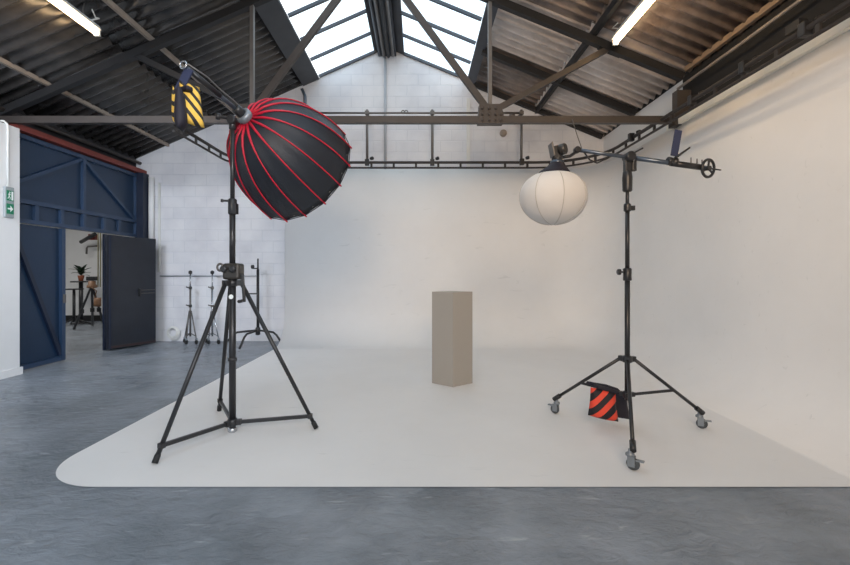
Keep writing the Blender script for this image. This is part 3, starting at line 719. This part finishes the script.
for x in (691, 697, 702): MB().cyl(W(x, 163.5, 3.81), W(x, 157.5+(x-691)*.2, 3.81), .005, n=6).build('peg', 'steelgrey', arm)

# ------------------------------------------------------------------ lantern
lc = W(553, 197, 3.70)
ln = thing('lantern_softbox', 'round white fabric lantern softbox hanging from the wheeled boom', 'lantern', lc)
a_, b_ = .283, .235
prf = [(.012, -b_)]+[(a_*math.cos(t_), b_*math.sin(t_)*(1 if t_ < 0 else .95)) for t_ in [-1.45+2.44*k/18 for k in range(19)]]
topr = prf[-1][0]; topz = prf[-1][1]
mb = MB(); n = 48
rings = []
for r1, z1 in prf:
    rings.append([mb.bm.verts.new(lc+V((r1*(1-.022*abs(math.sin(4*(2*PI*k/n)))**.8+.0)*math.cos(2*PI*k/n), r1*(1-.022*abs(math.sin(4*(2*PI*k/n)))**.8)*math.sin(2*PI*k/n), z1))) for k in range(n)])
for A_, B_ in zip(rings, rings[1:]):
    for k in range(n):
        f_ = mb.bm.faces.new((A_[k], A_[(k+1)%n], B_[(k+1)%n], B_[k])); f_.smooth = True
mb.bm.faces.new(rings[0][::-1]); mb.bm.faces.new(rings[-1])
globe = mb.build('globe', 'fabricwhite', ln)
for k in range(8):
    an = 2*PI*(k+.5)/8+.0
    an = 2*PI*k/8
    MB().tube([lc+V((r1*1.003*math.cos(an), r1*1.003*math.sin(an), z1)) for r1, z1 in prf[1:]], .0032, 5).build('seam', 'seamgrey', globe)
off = V((.035, 0, 0))
mb = MB()
sk = []
for r1, z1, o1 in ((topr*1.015, topz-.01, 0), (.118, topz+.03, .3), (.082, topz+.065, .75), (.055, topz+.10, 1)):
    sk.append([mb.bm.verts.new(lc+off*o1+V((r1*math.cos(2*PI*k/24), r1*math.sin(2*PI*k/24), z1))) for k in range(24)])
for A_, B_ in zip(sk, sk[1:]):
    for k in range(24):
        f_ = mb.bm.faces.new((A_[k], A_[(k+1)%24], B_[(k+1)%24], B_[k])); f_.smooth = True
mb.bm.faces.new(sk[0][::-1]); mb.bm.faces.new(sk[-1])
mb.build('black_skirt', 'bagblack', ln)
tp_ = lc+off+V((0,0,topz+.085))
MB().lathe(tp_, (0,0,1), [(.05,0),(.056,.006),(.056,.03),(.045,.036)], 18).build('mount_ring', 'boomgrey', ln)
lamp = MB().lathe(tp_+V((0,0,.03)), (0,0,1), [(.042,0),(.046,.01),(.046,.06),(.03,.075)], 16).obox(tp_+V((-.015,0,.10)), (.028,0,.006), (0,.045,0), (-.01,0,.05)).build('lamp_head', 'black', ln, .006)
MB().lathe(tp_+V((.01,-.03,.115)), (.75,-.6,.1), [(.03,0),(.046,.004),(.046,.05),(.036,.058)], 18).build('cooling_drum', 'gearbrown', lamp)
MB().obox(tp_+V((-.05,-.01,.12)), (.006,0,.004), (0,.05,0), (-.01,0,.055)).build('yoke', 'steelgrey', lamp)
MB().tube([tp_+V((.03,0,.06)), W(570, 156, 3.71), bl+V((.02,0,0))], .014, 10).build('spigot_arm', 'black', ln)
MB().lathe(bl-(br_-bl).normalized()*.0-V((0,.03,0)), (0,1,0), [(.02,0),(.028,.006),(.028,.05),(.02,.056)], 12).build('spigot_clamp', 'blackmetal', ln)
MB().tube([bl+V((.06,0,-.02)), W(590, 160, 3.72), W(597, 163, 3.73), W(604, 160, 3.74), W(610, 157, 3.75)], .007, 6).build('power_cable', 'black', ln)

# ------------------------------------------------------------------ orange sandbag over the brace
ob = thing('sandbag', 'orange and black striped sandbag slung over the lower brace of wheeled stand', 'sandbag', (C+legA)/2)
h0 = C+V((0,0,zh)); q = legA
bd = (q-h0); 
dxy = V((bd.x, bd.y, 0)).normalized()
pc = W(603, 404, 3.86)
MB().pouch(pc, V((.96,-.22,-.16)), V((.04,.1,1)), .225, .245, .085, 12, .10).build('pouch', 'orange_stripe', ob)
MB().pouch(W(616.5, 405, 3.99), V((.96,-.22,-.16)), V((-.1,-.1,1)), .20, .22, .08, 12, .10).build('pouch', 'bagblack', ob)
MB().tube([W(587, 382.5, 4.03), W(595, 384.5, 3.97), W(606, 386.5, 3.92), W(617, 390, 3.87), W(623, 395, 3.83)], [.014, .018, .02, .018, .012], 8).build('strap', 'bagblack', ob)
MB().obox(W(607, 389, 3.9), V((.095,-.02,-.022)), V((.0,.05,0)), (0,0,.016)).build('bridge', 'bagblack', ob, .01)

# ------------------------------------------------------------------ stands by the block wall
def folded_stand(x, y, h, label, m1, m2):
    b = V((x, y, 0)); o = thing('light_stand', label, 'light stand', b, 'folded stands by the block wall')
    MB().cyl(b+V((0,0,.14)), b+V((0,0,h*.8)), .018, n=10).build('pole', m1, o)
    MB().cyl(b+V((0,0,h*.78)), b+V((0,0,h)), .013, n=10).build('upper_pole', 'chrome', o)
    for z in (h*.78, h*.52): MB().lathe(b+V((0,0,z)), (0,0,1), [(.02,0),(.03,.005),(.03,.05),(.02,.055)], 10).cyl(b+V((-.02,-.01,z+.03)), b+V((-.07,-.03,z+.05)), .012, n=8).build('pole_clamp', m2, o)
    MB().lathe(b+V((0,0,h)), (0,0,1), [(.02,0),(.035,.01),(.035,.05),(.015,.07)], 10).build('spigot', 'black', o)
    for an, sp_ in ((2.7, .16), (-.55, .2), (-1.7, .12)):
        d = V((math.cos(an), math.sin(an), 0))
        lg = MB().tube([b+d*.03+V((0,0,h*.47)), b+d*sp_+V((0,0,.1))], .012, 8).build('leg', m1, o)
        MB().tube([b+V((0,0,.2)), b+d*sp_*.9+V((0,0,.16))], .009, 6).build('brace', m1, o)
        e = b+d*sp_; s_ = V((-d.y, d.x, 0))
        cs = MB().lathe(e+V((0,0,.08)), (0,0,1), [(.015,0),(.025,.005),(.02,.04)], 10).build('caster', 'castergrey', lg)
        MB().lathe(e+V((0,0,.045))-s_*.015, s_, [(.02,0),(.042,.004),(.045,.015),(.042,.026),(.02,.03)], 14).build('wheel', 'rubber', cs)
folded_stand(-4.46, 8.62, 1.36, 'steel stand with folded legs by block wall, nearest the open door', 'steelgrey', 'black')
folded_stand(-4.03, 8.62, 1.36, 'steel stand with folded legs between its twin and the black tripod', 'chrome', 'steelgrey')
b = V((-3.10, 8.52, 0)); cs = thing('c_stand', 'black turtle-base stand by the block wall beside the cove edge', 'light stand', b)
MB().cyl(b+V((0,0,.2)), b+V((0,0,1.45)), .026, n=10).build('column', 'black', cs)
MB().cyl(b+V((0,0,1.43)), b+V((0,0,1.66)), .016, n=10).build('upper_pole', 'black', cs)
MB().lathe(b+V((0,0,.18)), (0,0,1), [(.03,0),(.045,.01),(.045,.14),(.03,.15)], 12).build('base_hub', 'black', cs)
for an, L_ in ((3.5, .60), (-.35, .58), (-1.75, .62)):
    d = V((math.cos(an), math.sin(an), 0))
    MB().tube([b+d*.04+V((0,0,.27)), b+d*L_*.62+V((0,0,.25)), b+d*L_*.75+V((0,0,.2)), b+d*L_+V((0,0,.02))], .02, 8).build('leg', 'black', cs)
MB().cyl(b+V((-.22,-.02,.98)), b+V((0,-.02,.98)), .013, n=8).build('side_arm', 'black', cs)
MB().lathe(b+V((-.06,-.03,1.5)), (-1,0,0), [(.02,0),(.04,.01),(.04,.05),(.02,.06)], 10).build('grip_knob', 'black', cs)
MB().cyl(b+V((-.1,-.02,1.47)), b+V((0,-.02,1.47)), .012, n=8).build('grip_pin', 'black', cs)

# ------------------------------------------------------------------ the neighbouring room's things
def D_(x, y, Y): return W(x, y, Y)
def fl(x, Y): p = W(x, 300, Y); return V((p.x, p.y, 0))
# plant on a round-topped stand
Yp = 12.0; pb_ = fl(81, Yp); zt_ = W(81, 281, Yp).z
ps = thing('plant_stand', 'dark round-topped pedestal stand holding the potted plant in the next room', 'stand', pb_)
MB().lathe(pb_+V((0,0,zt_-.04)), (0,0,1), [(.05,0),(.24,.005),(.24,.035),(.22,.04)], 24).build('top', 'black', ps)
MB().cyl(pb_+V((0,0,.03)), pb_+V((0,0,zt_-.03)), .05, n=12).build('post', 'black', ps)
MB().lathe(pb_, (0,0,1), [(.2,0),(.2,.02),(.06,.05)], 20).build('base', 'black', ps)
pl = thing('potted_plant', 'leafy green plant in a small terracotta pot on the pedestal next door', 'plant', pb_+V((0,0,zt_)))
MB().lathe(pb_+V((0,0,zt_)), (0,0,1), [(.05,0),(.075,.13),(.08,.15),(.068,.15),(.06,.14)], 18).build('pot', 'terracotta', pl)
lf = MB()
for k in range(16):
    an = k*2.4; el = .35+.9*((k*7) % 16)/16; L_ = .26+.12*((k*5) % 7)/7
    base = pb_+V((0,0,zt_+.14+.14*(k/16)))
    d = V((math.cos(an)*math.cos(el), math.sin(an)*math.cos(el), math.sin(el))); s_ = d.cross(V((0,0,1))).normalized(); n_ = s_.cross(d)
    g = []
    for j in range(7):
        t_ = j/6; w_ = .055*math.sin(PI*min(1, .06+t_*.94))**.8+.002; p = base+d*L_*t_-V((0,0,.10*t_*t_))
        g.append((lf.bm.verts.new(p-s_*w_+n_*.012), lf.bm.verts.new(p), lf.bm.verts.new(p+s_*w_+n_*.012)))
    for A_, B_ in zip(g, g[1:]):
        for m_ in (0, 1):
            f_ = lf.bm.faces.new((A_[m_], A_[m_+1], B_[m_+1], B_[m_])); f_.smooth = True
lf.build('foliage', 'leaf', pl)
MB().cyl(pb_+V((0,0,zt_+.12)), pb_+V((0,0,zt_+.36)), .012, n=8).build('stem', 'leaf', pl)
# tray stand
Yq = 11.5; qb = fl(74, Yq); zq = W(74, 289, Yq).z
tsd = thing('tray_stand', 'black pedestal table stand with thin top in the next room', 'stand', qb)
MB().box(qb+V((-.22,-.16,zq-.02)), qb+V((.14,.16,zq+.01))).build('tray', 'black', tsd)
MB().cyl(qb+V((0,0,.1)), qb+V((0,0,zq-.01)), .035, n=10).build('pole', 'black', tsd)
for an in (.3, 2.4, 4.5):
    d = V((math.cos(an), math.sin(an), 0)); MB().tube([qb+V((0,0,.2)), qb+d*.4+V((0,0,.02))], .02, 8).build('leg', 'black', tsd)
# camera tripod with pale head
Yk = 10.0; kb = fl(92, Yk); zk = W(92, 286, Yk).z
kt = thing('tripod', 'black tripod with a wooden head standing in the next room behind the doorway', 'tripod', kb)
MB().lathe(kb+V((0,0,zk-.05)), (0,0,1), [(.05,0),(.1,.01),(.1,.06),(.07,.09),(.07,.16),(.03,.17)], 14).build('head', 'orangewood', kt)
MB().obox(kb+V((0,0,zk+.17)), (.09,.02,0), (0,.05,0), (0,0,.045)).build('mount_plate', 'black', kt, .01)
for tx, ty, yy in ((74, 330, None), (92.5, 326, None), (104, 326, None)):
    e = W(tx, ty, 1.4*F/(ty-CY)); e.z = .0
    lg = MB().tube([kb+V((0,0,zk-.03))+(e-kb).normalized()*.06, e+V((0,0,.03))], [.022, .03], 8).build('leg', 'black', kt)
    mid = (kb+V((0,0,zk-.03))).lerp(e, .55)
    MB().obox(mid, (.035,0,0), (0,.035,0), (0,0,.05)).build('leg_lock', 'black', lg, .01)
pbag = W(97.5, 302, 9.95)
tag(MB().pouch(pbag, (1,.1,0), (0,0,1), .16, .20, .1, 8).tube([pbag+V((-.06,0,.1)), pbag+V((-.02,0,.25)), kb+V((.04,-.08,zk-.02))], .01, 6).build('shoulder_bag', 'orangewood'), 'small tan bag hanging between the tripod legs in the next room', 'bag')
for x_, lab in ((98, 'pale yellow rope hanging in the doorway, nearer the plant'), (100.3, 'pale yellow rope hanging in the doorway, right beside the dark door edge')):
    tag(MB().tube([W(x_, 179, 9.4), W(x_+.1, 260, 9.4), W(x_, 287, 9.4)], .011, 6).build('rope', 'yellowcord'), lab, 'rope', 'ropes in the doorway')
br2 = thing('wall_bracket', 'black angled arm fixed high on the next room wall above the plant', 'bracket', W(88, 236, 12.4))
MB().tube([W(81, 242, 12.3), W(95, 234, 12.0)], .05, 8).build('arm', 'black', br2)
MB().obox(W(93, 237, 12.2), (.09,0,0), (0,.06,0), (0,0,.08)).build('mount', 'red_oxide', br2)
tag(MB().tube([W(86.5, 254, 12.4), W(86.8, 248, 12.4), W(88, 246.5, 12.4), W(97, 246, 12.4)], .025, 8).build('wall_pipe', 'steelgrey'), 'grey bent pipe on the next room wall seen through the doorway', 'pipe')

# loose lines under the truss beam
tag(MB().tube([W(572, 119, 5.9), W(577, 135, 5.9), W(583, 152, 5.95)], .006, 5).build('hanging_wire', 'steelgrey'), 'thin grey wire hanging slanted from the truss beam over the lantern', 'wire')

# ------------------------------------------------------------------ light
w = bpy.data.worlds.new('sky'); S.world = w; w.use_nodes = True
N, L = w.node_tree.nodes, w.node_tree.links
bgn = N['Background']
tc = N.new('ShaderNodeTexCoord'); nz = N.new('ShaderNodeTexNoise'); nz.inputs['Scale'].default_value = 2.2; nz.inputs['Detail'].default_value = 5
L.new(tc.outputs['Generated'], nz.inputs['Vector'])
rp = N.new('ShaderNodeValToRGB'); rp.color_ramp.elements[0].color = (.62, .80, 1.0, 1); rp.color_ramp.elements[1].color = (.90, .955, 1.0, 1)
rp.color_ramp.elements[0].position = .35; rp.color_ramp.elements[1].position = .6
L.new(nz.outputs['Fac'], rp.inputs[0]); L.new(rp.outputs[0], bgn.inputs[0]); bgn.inputs[1].default_value = 2.0
def area(name, loc, rot, sx, sy, e, c, portal=False):
    l = bpy.data.lights.new(name, 'AREA'); l.shape = 'RECTANGLE'; l.size = sx; l.size_y = sy; l.energy = e; l.color = c
    o = bpy.data.objects.new(name, l); COL.objects.link(o); o.location = loc; o.rotation_euler = rot
    if portal: l.cycles.is_portal = True
    return o
area('skylight_opening', (-1.43, 2.35, zl(-1.43)+.12), (0, -math.atan(SL), 0), 1.3, 13.1, 1, (1,1,1), True)
area('skylight_opening', (.34, 2.35, zr(.34)+.12), (0, math.atan(SR), 0), 1.45, 13.1, 1, (1,1,1), True)
area('rear_light_opening', ((hx0+hx1)/2, YR-.25, hz/2), (PI/2, 0, PI), hx1-hx0, hz, 1, (1,1,1), True)  # portal for the added rear opening that lets sky light in
def aim(name, loc, to, sx, sy, e, c):
    q = (V(to)-V(loc)).to_track_quat('-Z', 'Y').to_euler(); return area(name, loc, q, sx, sy, e, c)
lc_ = aim('fill_cool', (-4.3, 2.6, 3.35), (-4.3, 8.9, 1.3), 1.8, 1.2, 34, (.82, .89, 1.0)); lc_.data.spread = math.radians(85)  # added unseen cool fill that brightens the block wall
lw_ = aim('fill_warm', (.2, -3.6, 3.7), (2.6, 8.6, 2.6), 2.8, 1.6, 70, (1.0, .73, .48)); lw_.data.spread = math.radians(80)  # added unseen warm fill for the right side of the cove
ll_ = aim('fill_side', (1.8, -2.6, 3.6), (-5.4, 4.5, 1.2), 2.4, 1.4, 55, (.86, .92, 1.0)); ll_.data.spread = math.radians(60)  # added unseen fill from behind the camera towards the left wall
area('annex_fill', (-8.6, 9.0, 3.35), (0, 0, 0), 2.4, 2.4, 70, (1, .97, .92))  # added fill to brighten the neighbouring room, without a fitting

# ------------------------------------------------------------------ camera
cam = bpy.data.cameras.new('camera'); co = bpy.data.objects.new('camera', cam); COL.objects.link(co)
co.location = (0, 0, H); co.rotation_euler = (PI/2, 0, 0)
cam.sensor_width = 36; cam.lens = F/850*36; cam.shift_x = (425-CX)/850; cam.shift_y = -(282.5-CY)/850
cam.clip_start = .05
S.camera = co
S.view_settings.view_transform = 'Standard'; S.view_settings.look = 'None'; S.view_settings.gamma = 1
S.view_settings.exposure = 0.27
